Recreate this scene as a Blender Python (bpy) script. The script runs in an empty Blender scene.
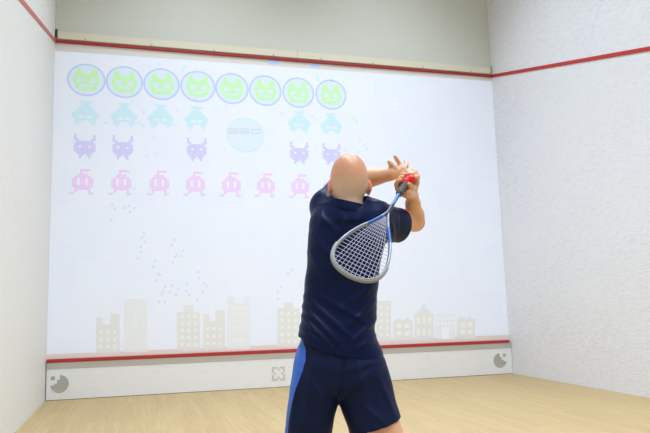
import bpy, bmesh, math, random
import numpy as np
from mathutils import Vector, Matrix
random.seed(4)
SC = bpy.context.scene
COL = SC.collection
PI = math.pi

# ------------------------------------------------------------------ camera
CAM = np.array([-2.174, -7.9639, 1.1007])
YAW, PITCH, ROLL, FPX = 0.2538, 0.1246, -0.0227, 603.058
PX0, PY0 = 325 - 35.01, 216.5 + 10.7
fw = np.array([math.sin(YAW)*math.cos(PITCH), math.cos(YAW)*math.cos(PITCH), math.sin(PITCH)])
r0 = np.array([math.cos(YAW), -math.sin(YAW), 0.0])
u0 = np.cross(r0, fw)
rr = r0*math.cos(ROLL) + u0*math.sin(ROLL)
uu = -r0*math.sin(ROLL) + u0*math.cos(ROLL)
cd = bpy.data.cameras.new('camera'); cam = bpy.data.objects.new('camera', cd); COL.objects.link(cam)
M = Matrix(((rr[0], uu[0], -fw[0], CAM[0]), (rr[1], uu[1], -fw[1], CAM[1]), (rr[2], uu[2], -fw[2], CAM[2]), (0, 0, 0, 1)))
cam.matrix_world = M
cd.sensor_width = 36; cd.lens = FPX/650*36
cd.shift_x = 35.01/650; cd.shift_y = 10.7/650
cd.clip_start = 0.05
SC.camera = cam

def ray(x, y):
    return fw + (x-PX0)/FPX*rr - (y-PY0)/FPX*uu
def on_front(x, y, Y=0.0):            # where a sight line meets the front wall plane
    d = ray(x, y); t = (Y-CAM[1])/d[1]; p = CAM + t*d
    return p[0], p[2]
H0 = np.array([math.sin(YAW), math.cos(YAW), 0.0])
def body(x, y, w):                    # body frame: u to the right, w away from the camera, z up
    d = ray(x, y); t = w/(d@H0); p = t*d
    return np.array([p@r0, w, p[2]+CAM[2]])
def w2(u, w, z=0.0):                  # body frame -> world
    q = CAM + u*r0 + w*H0; return (q[0], q[1], z)

# ------------------------------------------------------------------ materials
def S(c):
    return tuple(((v/255)/12.92 if v/255 <= .04045 else ((v/255+.055)/1.055)**2.4) for v in c) + (1,)
def mat(name, col, rough=.6, metal=0, spec=.5, emit=None, es=0):
    m = bpy.data.materials.new(name); m.use_nodes = True
    b = m.node_tree.nodes['Principled BSDF']
    b.inputs['Base Color'].default_value = col; b.inputs['Roughness'].default_value = rough
    b.inputs['Metallic'].default_value = metal; b.inputs['Specular IOR Level'].default_value = spec
    if emit: b.inputs['Emission Color'].default_value = emit; b.inputs['Emission Strength'].default_value = es
    return m
def nodes(m): return m.node_tree.nodes, m.node_tree.links, m.node_tree.nodes['Principled BSDF']
def noise(n, l, scale, detail=3, vec=None, rough=.5):
    t = n.new('ShaderNodeTexNoise'); t.inputs['Scale'].default_value = scale; t.inputs['Detail'].default_value = detail
    t.inputs['Roughness'].default_value = rough
    if vec: l.new(vec, t.inputs['Vector'])
    return t
def mapping(n, l, scale=(1, 1, 1), src='Object'):
    tc = n.new('ShaderNodeTexCoord'); mp = n.new('ShaderNodeMapping'); mp.inputs['Scale'].default_value = scale
    l.new(tc.outputs[src], mp.inputs['Vector']); return mp.outputs['Vector']
def ramp(n, l, src, p0, p1, c0=(0, 0, 0, 1), c1=(1, 1, 1, 1)):
    r = n.new('ShaderNodeValToRGB'); e = r.color_ramp.elements
    e[0].position = p0; e[1].position = p1; e[0].color = c0; e[1].color = c1
    l.new(src, r.inputs['Fac']); return r
def mix(n, l, fac, a, b, mode='MIX'):
    x = n.new('ShaderNodeMix'); x.data_type = 'RGBA'; x.blend_type = mode
    for v, i in ((fac, 0), (a, 6), (b, 7)):
        if hasattr(v, 'links'): l.new(v, x.inputs[i])
        else: x.inputs[i].default_value = v
    return x.outputs[2]
def bump(n, l, b, src, strength, dist=.01):
    k = n.new('ShaderNodeBump'); k.inputs['Strength'].default_value = strength; k.inputs['Distance'].default_value = dist
    l.new(src, k.inputs['Height']); l.new(k.outputs['Normal'], b.inputs['Normal'])

def plaster(name, col, mark, amount, stretch=(14, 14, 70), th=(.57, .72)):
    m = mat(name, col, .55, spec=.3); n, l, b = nodes(m)
    v = mapping(n, l, stretch)
    a = noise(n, l, 1, 2, v)
    f = ramp(n, l, a.outputs['Fac'], *th)
    big = noise(n, l, .7, 3, mapping(n, l, (1, 1, 1)))
    g = ramp(n, l, big.outputs['Fac'], .35, .65, (.35, .35, .35, 1), (1, 1, 1, 1))
    k = mix(n, l, 1.0, f.outputs['Color'], g.outputs['Color'], 'MULTIPLY')
    k2 = mix(n, l, 1.0, k, (amount, amount, amount, 1), 'MULTIPLY')
    l.new(mix(n, l, k2, col, mark), b.inputs['Base Color'])
    bump(n, l, b, noise(n, l, 1, 4, mapping(n, l, (60, 60, 90))).outputs['Fac'], .18, .004)
    return m

m_wall = plaster('wall_plaster', S((237, 238, 241)), S((190, 190, 198)), .55, (11, 11, 120), (.46, .74))
m_wall_l = plaster('wall_plaster_left', S((236, 235, 230)), S((212, 212, 208)), .5, (11, 11, 110), (.48, .74))
m_wall_f = plaster('wall_front_plaster', S((236, 233, 226)), S((205, 204, 200)), .4)
m_upper = plaster('upper_board', S((216, 218, 207)), S((204, 206, 196)), .3)
m_back = mat('back_wall_dark', S((225, 225, 225)), .4)
m_ceil = mat('ceiling_white', S((235, 235, 232)), .8)
m_cream = mat('cream_ledge', S((232, 226, 204)), .5)
m_red = mat('court_red', S((190, 54, 52)), .45)
m_redd = mat('court_red_dark', S((170, 48, 48)), .45)
m_redp = mat('court_red_faded', S((202, 118, 112)), .6)
m_tin = plaster('tin_white', S((246, 248, 250)), S((225, 225, 222)), .3, (8, 8, 30))
m_tingrey = mat('tin_grey', S((204, 204, 200)), .6)
m_emblem = mat('emblem_grey', S((184, 182, 174)), .6)
m_emblem2 = mat('emblem_grey_faint', S((212, 211, 206)), .6)
m_gap = mat('dark_gap', S((70, 66, 60)), .8)
m_glass = mat('glass_clear', (1, 1, 1, 1), .0); m_glass.node_tree.nodes['Principled BSDF'].inputs['Transmission Weight'].default_value = 1

m_floor = mat('maple_floor', S((205, 182, 140)), .42, spec=.3)
n, l, b = nodes(m_floor)
tc = n.new('ShaderNodeTexCoord'); mp = n.new('ShaderNodeMapping'); mp.inputs['Rotation'].default_value = (0, 0, PI/2)
l.new(tc.outputs['Object'], mp.inputs['Vector'])
br = n.new('ShaderNodeTexBrick'); l.new(mp.outputs['Vector'], br.inputs['Vector'])
br.inputs['Scale'].default_value = 1; br.inputs['Brick Width'].default_value = 1.1; br.inputs['Row Height'].default_value = .062
br.inputs['Mortar Size'].default_value = .0012; br.inputs['Mortar Smooth'].default_value = .3
br.inputs['Color1'].default_value = S((196, 171, 122)); br.inputs['Color2'].default_value = S((188, 162, 114)); br.inputs['Mortar'].default_value = S((173, 148, 102))
gr = noise(n, l, 1, 4, mapping(n, l, (40, 2.2, 1)))
g1 = ramp(n, l, gr.outputs['Fac'], .35, .7, (1, 1, 1, 1), S((243, 239, 230)))
l.new(mix(n, l, 1.0, br.outputs['Color'], g1.outputs['Color'], 'MULTIPLY'), b.inputs['Base Color'])

# ------------------------------------------------------------------ object helpers
def link(name, me, m=None, parent=None, loc=None):
    o = bpy.data.objects.new(name, me); COL.objects.link(o)
    if m is not None and me is not None: me.materials.append(m)
    if parent is not None: o.parent = parent
    if loc is not None: o.location = loc
    return o
def mesh(name, v, f, m=None, parent=None, smooth=False, loc=None):
    me = bpy.data.meshes.new(name); me.from_pydata([tuple(map(float, p)) for p in v], [], f); me.update()
    if smooth:
        me.polygons.foreach_set('use_smooth', [True]*len(me.polygons))
    return link(name, me, m, parent, loc)
def bm_obj(name, bm, m=None, parent=None, smooth=False, loc=None):
    bmesh.ops.recalc_face_normals(bm, faces=bm.faces)
    me = bpy.data.meshes.new(name); bm.to_mesh(me); bm.free()
    if smooth: me.polygons.foreach_set('use_smooth', [True]*len(me.polygons))
    return link(name, me, m, parent, loc)
def tag(o, label=None, cat=None, group=None, kind=None):
    if label: o['label'] = label
    if cat: o['category'] = cat
    if group: o['group'] = group
    if kind: o['kind'] = kind
    return o
def struct(o): o['kind'] = 'structure'; return o
def bx(bm, x0, x1, y0, y1, z0, z1, bev=0):
    r = bmesh.ops.create_cube(bm, size=1)['verts']
    for v in r: v.co = Vector(((x0+x1)/2+v.co.x*(x1-x0), (y0+y1)/2+v.co.y*(y1-y0), (z0+z1)/2+v.co.z*(z1-z0)))
    if bev:
        bmesh.ops.bevel(bm, geom=list({e for v in r for e in v.link_edges}), offset=bev, segments=2, affect='EDGES')
def box(name, x0, x1, y0, y1, z0, z1, m, parent=None, bev=0):
    bm = bmesh.new(); bx(bm, x0, x1, y0, y1, z0, z1, bev); return bm_obj(name, bm, m, parent)
def slab(name, poly, t, m, parent=None, axis=(0, -1, 0)):       # a polygon with thickness t along axis
    n = len(poly); a = np.array(axis)*t
    v = [np.array(p, float) for p in poly] + [np.array(p, float)+a for p in poly]
    f = [tuple(range(n)), tuple(range(2*n-1, n-1, -1))] + [(i, i+n, (i+1) % n+n, (i+1) % n) for i in range(n)]
    bm = bmesh.new(); vs = [bm.verts.new(p) for p in v]
    for q in f: bm.faces.new([vs[i] for i in q])
    return bm_obj(name, bm, m, parent)

# ------------------------------------------------------------------ the court
W = 3.2; HO = 4.513; SL = 0.2749; BACK = -9.75; CEIL = 7.2
struct(box('floor', -W-.2, W+.2, BACK-.2, .2, -.15, 0, m_floor))
struct(box('ceiling', -W-.2, W+.2, BACK-.2, .2, CEIL, CEIL+.15, m_ceil))
struct(box('wall_front', -W-.2, W+.2, 0, .2, 0, HO+.05, m_wall_f))
struct(box('wall_front_upper', -W-.2, W+.2, 0, .2, HO+.05, CEIL, m_upper))
struct(box('wall_left', -W-.2, -W, BACK, 0, 0, CEIL, m_wall_l))
struct(box('wall_right', W, W+.2, BACK, 0, 0, CEIL, m_wall))
struct(box('wall_back', -W-.2, W+.2, BACK-.2, BACK, 0, CEIL, m_back))
# red out lines
struct(box('trim_1', -W, W, -.022, 0, HO, HO+.042, m_redd, bev=.006))
zb = HO + SL*BACK
def side_line(name, x0, x1, m):
    v = [(x, y, z+HO+SL*y) for x in (x0, x1) for y in (0, BACK) for z in (0, .05)]
    f = [(0, 1, 3, 2), (4, 6, 7, 5), (0, 2, 6, 4), (1, 5, 7, 3), (0, 4, 5, 1), (2, 3, 7, 6)]
    o = mesh(name, v, f, m); return struct(o)
side_line('trim_2', -W, -W+.008, m_redp)
side_line('trim_3', W-.008, W, m_red)

# cream ledge above the out line, in two lengths, with its end brackets
xs = on_front(297, 50)[0]
def ledge(x0, x1, label, bracket_x):
    e = link('wall_ledge', None, loc=((x0+x1)/2, -.0, HO+.05))
    tag(e, label, 'ledge', 'cream ledge boards above the out line')
    o = box('board', x0-(x0+x1)/2, x1-(x0+x1)/2, -.026, -.001, 0, .105, m_cream, e, .006)
    bxx = bracket_x-(x0+x1)/2
    box('end_bracket', bxx-.012, bxx+.012, -.034, -.001, .02, .125, m_gap if bracket_x < 0 else m_emblem, e, .003)
    for q in np.linspace(x0+.35, x1-.35, 4):
        bm = bmesh.new(); bmesh.ops.create_cone(bm, cap_ends=True, segments=12, radius1=.012, radius2=.009, depth=.006,
            matrix=Matrix.Translation((q-(x0+x1)/2, -.029, .018)) @ Matrix.Rotation(PI/2, 4, 'X'))
        bm_obj('screw', bm, m_emblem, e)
ledge(-W+.03, xs-.001, 'long cream ledge board over the red line, left length above the pixel faces', -W+.018)
ledge(xs+.001, W-.03, 'cream ledge board over the red line, right length ending at right wall', W-.018)

# ------------------------------------------------------------------ the tin
T = .4734
tin = link('tin_board', None, loc=(0, 0, 0)); tag(tin, 'low white tin board with red top along the front wall base', 'tin board')
box('front_panel', -W+.012, W-.004, -.04, -.002, .005, T-.105, m_tin, tin, .002)
slab('grey_band', [(-W+.012, -.002, T-.104), (-W+.012, -.002, T-.03), (-W+.012, -.052, T-.03), (-W+.012, -.043, T-.104)], 2*W-.02, m_tingrey, tin, (1, 0, 0))
box('red_top', -W+.01, W-.03, -.06, -.002, T-.03, T+.012, m_red, tin, .008)
box('red_groove', -W+.012, W-.035, -.0605, -.05, T-.012, T-.008, m_redd, tin)
box('base_gap', -W+.012, W-.004, -.034, -.002, .0005, .005, m_gap, tin)
def disc_emblem(cx, cz, flip):
    K = 1.13; r = .093
    s = -1 if flip else 1
    poly = []; k = 64
    a0, a1 = math.radians(188), math.radians(360+88)
    for i in range(k+1):
        a = a0+(a1-a0)*i/k; poly.append((r*math.cos(a), r*math.sin(a)))
    poly += [(.002, .045), (-.024, .045), (-.024, .006), (-.052, .006), (-.052, -.012)]
    poly = [(x*s, z) for x, z in poly]
    o = slab('disc_emblem', [(cx+K*x, -.04, cz+K*z) for x, z in poly], .002, m_emblem, tin)
    o['label'] = 'grey disc emblem with a pixel bite, ' + ('right' if flip else 'left') + ' end of tin'
    q = slab('emblem_square', [(cx+K*s*x, -.04, cz+K*z) for x, z in ((-.088, .045), (-.048, .045), (-.048, .084), (-.088, .084))], .002, m_emblem, o)
    for i, (dx, dz) in enumerate(((-.045, -.065), (-.02, -.078), (.008, -.07))):
        slab('emblem_dot', [(cx+K*s*dx+.006*math.cos(a), -.042, cz+K*dz+.006*math.sin(a)) for a in np.linspace(0, 2*PI, 9)[:-1]], .001, m_tin, o)
x_, z_ = on_front(59.5, 384, -.04); disc_emblem(x_, z_, False)
x_, z_ = on_front(500, 360.5, -.04); disc_emblem(x_, z_, True)
x_, z_ = on_front(278.5, 373.6, -.04)
bm = bmesh.new()
q = .0255
pat = ["###.###", "#..#..#", "#.....#", ".#...#.", "#.....#", "#..#..#", "###.###"]
for j, row in enumerate(pat):
    for i, c in enumerate(row):
        if c == '#': bx(bm, x_+(i-3.5)*q, x_+(i-2.5)*q, -.042, -.04, z_+(2.5-j)*q, z_+(3.5-j)*q)
o = bm_obj('bracket_emblem', bm, m_emblem2, tin); o['label'] = 'faint grey square bracket emblem at middle of tin'
o = None

# ------------------------------------------------------------------ the projected game picture
ES = .0
def glow(name, c, e=1.0):
    # picture colour on the wall; self-emission stands in for the projector's light
    m = mat(name, S(c), .7, spec=.1, emit=S(c), es=GLOW*e)
    return m
GLOW = .20
pr = link('projected_game_picture', None, loc=(0, 0, 0))
tag(pr, 'large pale projected game picture covering the front wall above tin', 'projection')
def wall_poly(name, pts, m, parent, y0=-.001, t=.001, label=None):
    o = slab(name, [(x, y0, z) for x, z in pts], t, m, parent)
    if label: o['label'] = label
    return o
tl = on_front(57, 51); trr = on_front(493, 81.5); bl = on_front(46, 354.6); brr = on_front(508, 334.8)
m_scr = glow('picture_white', (228, 234, 246))
n, l, b = nodes(m_scr)
bk = n.new('ShaderNodeTexBrick'); tcc = n.new('ShaderNodeTexCoord'); mpp = n.new('ShaderNodeMapping')
mpp.inputs['Rotation'].default_value = (-PI/2, 0, 0); l.new(tcc.outputs['Object'], mpp.inputs['Vector']); l.new(mpp.outputs['Vector'], bk.inputs['Vector'])
bk.offset = 0; bk.inputs['Scale'].default_value = 1; bk.inputs['Brick Width'].default_value = .24; bk.inputs['Row Height'].default_value = .24
bk.inputs['Mortar Size'].default_value = .006; bk.inputs['Mortar Smooth'].default_value = .8
bk.inputs['Color1'].default_value = S((226, 233, 246)); bk.inputs['Color2'].default_value = S((229, 235, 246)); bk.inputs['Mortar'].default_value = S((233, 234, 243))
l.new(bk.outputs['Color'], b.inputs['Base Color']); l.new(bk.outputs['Color'], b.inputs['Emission Color'])
scr = wall_poly('picture_field', [(-W+.002, tl[1]), (W-.002, trr[1]), (W-.002, brr[1]), (-W+.002, bl[1])], m_scr, pr)

GR = glow('picture_green', (198, 240, 184)); CY = glow('picture_cyan', (196, 230, 238)); PU = glow('picture_violet', (207, 204, 240))
PK = glow('picture_pink', (232, 206, 241)); RG = glow('picture_ring', (190, 207, 240)); DS = glow('picture_disc', (216, 229, 248))
GB = glow('picture_building', (220, 222, 221)); GB2 = glow('picture_building_pale', (224, 228, 230)); YW = glow('picture_window', (230, 233, 229)); WH = glow('picture_plain', (232, 238, 250))
WP = glow('picture_window_plain', (227, 230, 231)); BL = glow('picture_sphere', (218, 231, 245)); BB = glow('picture_blue_bar', (176, 200, 245), 1.1); PE = glow('lower_band_glow', (232, 226, 220), .4)
TX = glow('picture_lettering', (200, 207, 208))

def pixels(name, pat, x0, x1, yt, yb, m, parent, y0=-.0022, key='#', label=None, gap=.06):
    # pixel-art figure between image columns x0..x1 and rows yt..yb, laid on the wall
    cx, cy = (x0+x1)/2, (yt+yb)/2
    X0, X1 = on_front(x0, cy)[0], on_front(x1, cy)[0]; Z1, Z0 = on_front(cx, yt)[1], on_front(cx, yb)[1]
    R, C_ = len(pat), len(pat[0]); dx = (X1-X0)/C_; dz = (Z1-Z0)/R
    v = []; f = []
    for j, row in enumerate(pat):
        for i, c in enumerate(row):
            if c in key:
                a, bq = X0+i*dx+gap*dx/2, X0+(i+1)*dx-gap*dx/2; t_, s_ = Z1-j*dz-gap*dz/2, Z1-(j+1)*dz+gap*dz/2
                k = len(v)
                v += [(a, y0, s_), (bq, y0, s_), (bq, y0, t_), (a, y0, t_), (a, y0-.001, s_), (bq, y0-.001, s_), (bq, y0-.001, t_), (a, y0-.001, t_)]
                f += [(k+4, k+5, k+6, k+7), (k, k+3, k+2, k+1), (k, k+1, k+5, k+4), (k+1, k+2, k+6, k+5), (k+2, k+3, k+7, k+6), (k+3, k, k+4, k+7)]
    o = mesh(name, v, f, m, parent)
    if label: o['label'] = label
    return o
def disc(name, cx, cy, rx, ry, m, parent, y0, inner=0, label=None):
    X, Z = on_front(cx, cy); RX = (on_front(cx+rx, cy)[0]-on_front(cx-rx, cy)[0])/2; RZ = (on_front(cx, cy-ry)[1]-on_front(cx, cy+ry)[1])/2
    N = 40; v = []; f = []
    for i in range(N):
        c, s = math.cos(2*PI*i/N), math.sin(2*PI*i/N)
        for k, y in ((inner, y0), (1, y0), (1, y0-.001), (inner, y0-.001)): v.append((X+RX*c*k, y, Z+RZ*s*k))
    for i in range(N):
        j = (i+1) % N
        for k in range(4):
            if inner == 0 and k == 3: continue
            a, b_ = 4*i+k, 4*i+(k+1) % 4; c_, d_ = 4*j+(k+1) % 4, 4*j+k
            f.append((a, b_, c_, d_))
    bm = bmesh.new(); vs = [bm.verts.new(p) for p in v]
    for q in f:
        try: bm.faces.new([vs[i] for i in q])
        except ValueError: pass
    bmesh.ops.remove_doubles(bm, verts=bm.verts, dist=1e-6)
    o = bm_obj(name, bm, m, parent)
    if label: o['label'] = label
    return o

FACE = ["..##.....##..", ".###.....###.", ".####...####.", ".###########.", "#############", "##...###...##", "##...###...##", "#############", ".##.......##.", ".###########.", "..#########.."]
SAUC = ["...#####...", "....###....", "...#####...", "..#######..", ".#########.", "###########", "###..#..###", ".#########.", ".###...###.", "..#.....#.."]
BUG = ["#.......#", "#.......#", "##.....##", ".#######.", "#########", "##.###.##", "#########", "#########", ".#######.", "..##.##..", "..#...#.."]
HOP = ["....####..", "....#.....", "...####...", "..######..", ".##.##.##.", ".##.##.##.", ".##.##.##.", ".########.", "..######..", "..#....#..", "##.....##."]
cx1 = [86.5, 124.6, 161.7, 198, 232, 265.4, 298.4, 331]; cy1 = [80, 82.2, 84.3, 86.6, 88.6, 90.6, 92.7, 94.8]
rx1 = [19.4, 18.8, 18.3, 17.6, 16.8, 16.3, 15.9, 15.5]
for i in range(8):
    ry = 16.2-.17*i
    rg = disc('ring', cx1[i], cy1[i], rx1[i], ry, RG, pr, -.0022, .90, 'pale blue ring around a green pixel face')
    disc('ring_fill', cx1[i], cy1[i], rx1[i]*.895, ry*.895, DS, rg, -.0022)
    pixels('pixel_face', FACE, cx1[i]-rx1[i]*.68, cx1[i]+rx1[i]*.68, cy1[i]-ry*.72, cy1[i]+ry*.66, GR, rg, -.0034, label='light green pixel face with square eyes', gap=.04)
for x0, x1, a, b_ in ((72, 99, 101, 125.5), (110.7, 137.4, 103, 127), (148, 173.5, 104.5, 128.5), (184.5, 208.5, 106.5, 129.5), (288, 310, 111, 133), (320.5, 342, 113.5, 135)):
    pixels('pixel_saucer', SAUC, x0, x1, a, b_, CY, pr, label='pale cyan pixel saucer figure', gap=.12)
for x0, x1, a, b_ in ((74, 95.5, 134.4, 158.5), (112.5, 133, 135.7, 159.5), (187, 206.5, 138, 161), (290, 308.5, 142, 164), (322.7, 340.5, 143.5, 165)):
    pixels('pixel_bug', BUG, x0, x1, a, b_, PU, pr, label='pale violet pixel bug figure', gap=.04)
for x0, x1, a, b_ in ((69, 96, 169, 194.5), (108.6, 134, 170, 195), (147, 171.5, 170.5, 195.5), (183.5, 207.5, 171.5, 196), (219.6, 243, 172.3, 196.7), (254.5, 277, 173.3, 197.3), (289, 311, 174.3, 198), (321, 343, 175.3, 199)):
    pixels('pixel_hopper', HOP, x0, x1, a, b_, PK, pr, label='pale pink pixel figure with hooked antenna', gap=.04)
sp = disc('score_sphere', 245.5, 135, 18.7, 17, BL, pr, -.0022, 0, 'pale blue sphere with the number 350')
disc('score_sphere_rim', 245.5, 135, 18.9, 17.2, CY, sp, -.0036, .965)
# lettering: wide outlined 3, 5, 0
def strokes(name, segs, wd, m, parent, y0):
    bm = bmesh.new()
    for (xa, ya, xb, yb) in segs:
        a = on_front(xa, ya); c = on_front(xb, yb)
        d = np.array([c[0]-a[0], c[1]-a[1]]); L = np.hypot(*d); d /= L; nrm = np.array([-d[1], d[0]])*wd/2
        a = np.array(a)-d*wd/2; c = np.array(c)+d*wd/2
        vs = []
        for y in (y0, y0-.001):
            for p in (a+nrm, c+nrm, c-nrm, a-nrm): vs.append(bm.verts.new((p[0], y, p[1])))
        for q in ((0, 1, 2, 3), (7, 6, 5, 4), (0, 4, 5, 1), (1, 5, 6, 2), (2, 6, 7, 3), (3, 7, 4, 0)): bm.faces.new([vs[i] for i in q])
    return bm_obj(name, bm, m, parent)
seg = [(228, 129, 237, 129), (237, 129, 237.6, 133.2), (237.6, 133.2, 228, 133.2), (229.5, 131.2, 237, 131.2),
       (248.5, 129, 240, 129), (240, 129, 240, 131.2), (240, 131.2, 248.5, 131.4), (248.5, 131.4, 248.5, 133.4), (248.5, 133.4, 240, 133.4),
       (251.5, 129.5, 260, 129.5), (260, 129.5, 260, 133.4), (260, 133.4, 251.5, 133.4), (251.5, 133.4, 251.5, 129.5)]
strokes('score_number', seg, .009, TX, sp, -.0036)
# buildings of the skyline, in pixel art
def building(rects, windows, m, label, wm=YW, bot=None):
    x0 = min(r[0] for r in rects); x1 = max(r[1] for r in rects)
    v = []
    # one outline polygon from a left-to-right step profile
    pts = []
    base = bot
    pts.append((rects[0][0], base)); 
    for (a, c, t_) in rects: pts += [(a, t_), (c, t_)]
    pts.append((rects[-1][1], base))
    P = [on_front(x, y) for x, y in pts]
    o = wall_poly('skyline_building', P, m, pr, -.0022, .001, label)
    for (xa, ya, xb, yb) in windows:
        Q = [on_front(x, y) for x, y in ((xa, ya), (xb, ya), (xb, yb), (xa, yb))]
        wall_poly('lit_window', Q, wm, o, -.0034, .0006)
    return o
def grid(x0, x1, y0, y1, nx, ny, w, h):
    return [(x0+(x1-x0)*(i+.5)/nx-w/2, y0+(y1-y0)*(j+.5)/ny-h/2, x0+(x1-x0)*(i+.5)/nx+w/2, y0+(y1-y0)*(j+.5)/ny+h/2) for i in range(nx) for j in range(ny)]
building([(96, 103, 317.5), (103, 110.5, 324.5), (110.5, 120, 313.5)], grid(97.5, 118, 329, 350, 3, 3, 2.8, 3), GB, 'pale grey pixel building with two towers at the far left', bot=353)
building([(124, 147.5, 299)], [(134, 309.5, 137, 328)]+grid(125, 147, 332, 350, 4, 3, 2, 2.4), GB2, 'tall pale pixel tower with a central slit', wm=WP, bot=352)
building([(177, 183.5, 312), (183.5, 193.5, 305), (193.5, 200, 312)], grid(179, 198.5, 313, 348, 3, 5, 2.8, 3), GB, 'pale pixel building with raised middle block', bot=351)
building([(203, 209, 314), (209, 215.5, 321), (215.5, 225, 310)], grid(204.5, 223.5, 325, 347, 3, 3, 2.6, 2.8), GB, 'low pale pixel building with notched roof, left of tall tower', bot=350)
building([(227.5, 234, 296.5), (234, 243.5, 303), (243.5, 250, 296)], [(232, 307, 246, 310.5), (232, 313, 246, 316.5), (232, 319.5, 246, 323), (232, 326, 246, 329.5), (232, 337, 246, 343)], GB2, 'tall faint pixel building with banded windows', wm=WP, bot=349)
building([(277, 284, 308), (284, 293, 302.5), (293, 300, 308)], grid(278.5, 299, 310, 345, 3, 5, 2.6, 2.8), GB, 'pale pixel building beside the player, left side', bot=347)
building([(376, 391, 301)], grid(378, 390, 304, 338, 2, 5, 2.4, 2.6), GB, 'pale pixel building right beside the player', bot=341.5)
building([(393, 397, 320), (397, 400.5, 318), (400.5, 405, 320), (405, 409, 318), (409, 412.5, 320)], grid(395, 411, 322, 337, 2, 2, 5, 4.5), GB, 'low pale pixel house with two window rows', bot=340.5)
building([(414.5, 417, 314), (417, 420, 310.5), (420, 422, 308), (422, 425, 304.5), (425, 427.5, 308), (427.5, 430.5, 310.5), (430.5, 433.5, 314)],
         [(417, 317, 419.5, 324), (422.7, 317, 425.2, 324), (428.4, 317, 430.9, 324), (417, 329, 419.5, 336), (422.7, 329, 425.2, 336), (428.4, 329, 430.9, 336)], GB, 'pale pixel house with stepped gable', bot=340)
building([(436, 455, 314)], [(442, 327, 449, 339)]+grid(436.5, 454.5, 316, 326, 5, 2, 2.2, 3), GB2, 'faint pixel arcade building with an open doorway', wm=WH, bot=339.5)
building([(457, 460, 319), (460, 463, 316.5), (463, 468, 318.5), (468, 471, 316.5), (471, 475, 319)], grid(459, 473.5, 321, 336, 2, 2, 4.6, 4.6), GB, 'small pale pixel house at the right end', bot=339)
# bare wall strip below the picture, given a faint added glow
wall_poly('lower_band', [(-W+.002, bl[1]-.002), (W-.002, brr[1]-.002), (W-.002, T+.014), (-W+.002, T+.014)], PE, pr, -.001, .001, 'pale warm strip below the picture')
for a, b_, y in ((268, 279, 62.3), (309.5, 319.5, 65.4)):
    P = [on_front(x, yy) for x, yy in ((a, y-1.6), (b_, y-1.2), (b_, y+2.0), (a, y+1.5))]
    wall_poly('blue_bar', P, BB, pr, -.001, .001, 'small bright blue bar above the picture')
# drifting square specks
specks = [(112, 205, 'v'), (115, 209, 'b'), (125, 208, 'b'), (129, 206, 'v'), (130, 212, 'v'), (134, 208, 'v'), (111, 220, 'b'), (144, 233, 'v'), (142, 238, 'v'), (145, 242, 'v'), (141, 247, 'b'), (141, 252, 'v'), (138, 258, 'v'),
          (155, 261, 'v'), (153, 267, 'b'), (158, 274, 'v'), (160, 275, 'v'), (156, 280, 'v'), (174, 240, 'v'), (172, 245, 'v'), (183, 251, 'v'), (177, 255, 'v'), (175, 257, 'v'), (181, 256, 'v'), (173, 262, 'v'),
          (165, 287, 'v'), (162, 294, 'b'), (163, 291, 'v'), (170, 292, 'b'), (178, 289, 'v'), (176, 295, 'b'), (172, 286, 'v'), (165, 302, 'v'), (159, 302, 'b'), (187, 284, 'v'), (189, 295, 'v'), (198, 272, 'v'), (199, 278, 'v'), (204, 283, 'v'), (206, 286, 'v'), (203, 292, 'b'), (197, 300, 'v'), (186, 291, 'v'),
          (159, 64, 'c'), (183, 70, 'c'), (186, 66, 'c'), (132, 101, 'c'), (136, 99, 'c'), (144, 112, 'c'), (143, 126, 'c'), (139, 123, 'c'), (177, 110, 'c'), (154, 138, 'c'), (144, 144, 'c'), (147, 156, 'c'), (155, 154, 'c'), (173, 125, 'c'),
          (317, 77, 'c'), (318, 80, 'c'), (331, 80, 'c'), (281, 113, 'c'), (312, 117, 'c'), (317, 120, 'c'), (353, 118, 'c'), (357, 121, 'c'), (345, 150, 'c'), (360, 141, 'c'), (367, 149, 'c'), (359, 152, 'c'), (365, 145, 'c'),
          (106, 123, 'v'), (134, 189, 'v'), (278, 292, 'v'), (281, 287, 'v'), (278, 299, 'v'), (387, 228, 'v'), (292, 270, 'v'), (288, 274, 'b')]
MS = {'v': glow('picture_speck_violet', (219, 220, 239)), 'b': glow('picture_speck_blue', (212, 221, 243)), 'c': glow('picture_speck_cyan', (210, 230, 240))}
for x, y, c in specks:
    h = 1.25 if c != 'c' else 1.35
    P = [on_front(a, d) for a, d in ((x-h, y-h), (x+h, y-h), (x+h, y+h), (x-h, y+h))]
    wall_poly('speck', P, MS[c], pr, -.0022, .001)

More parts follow.
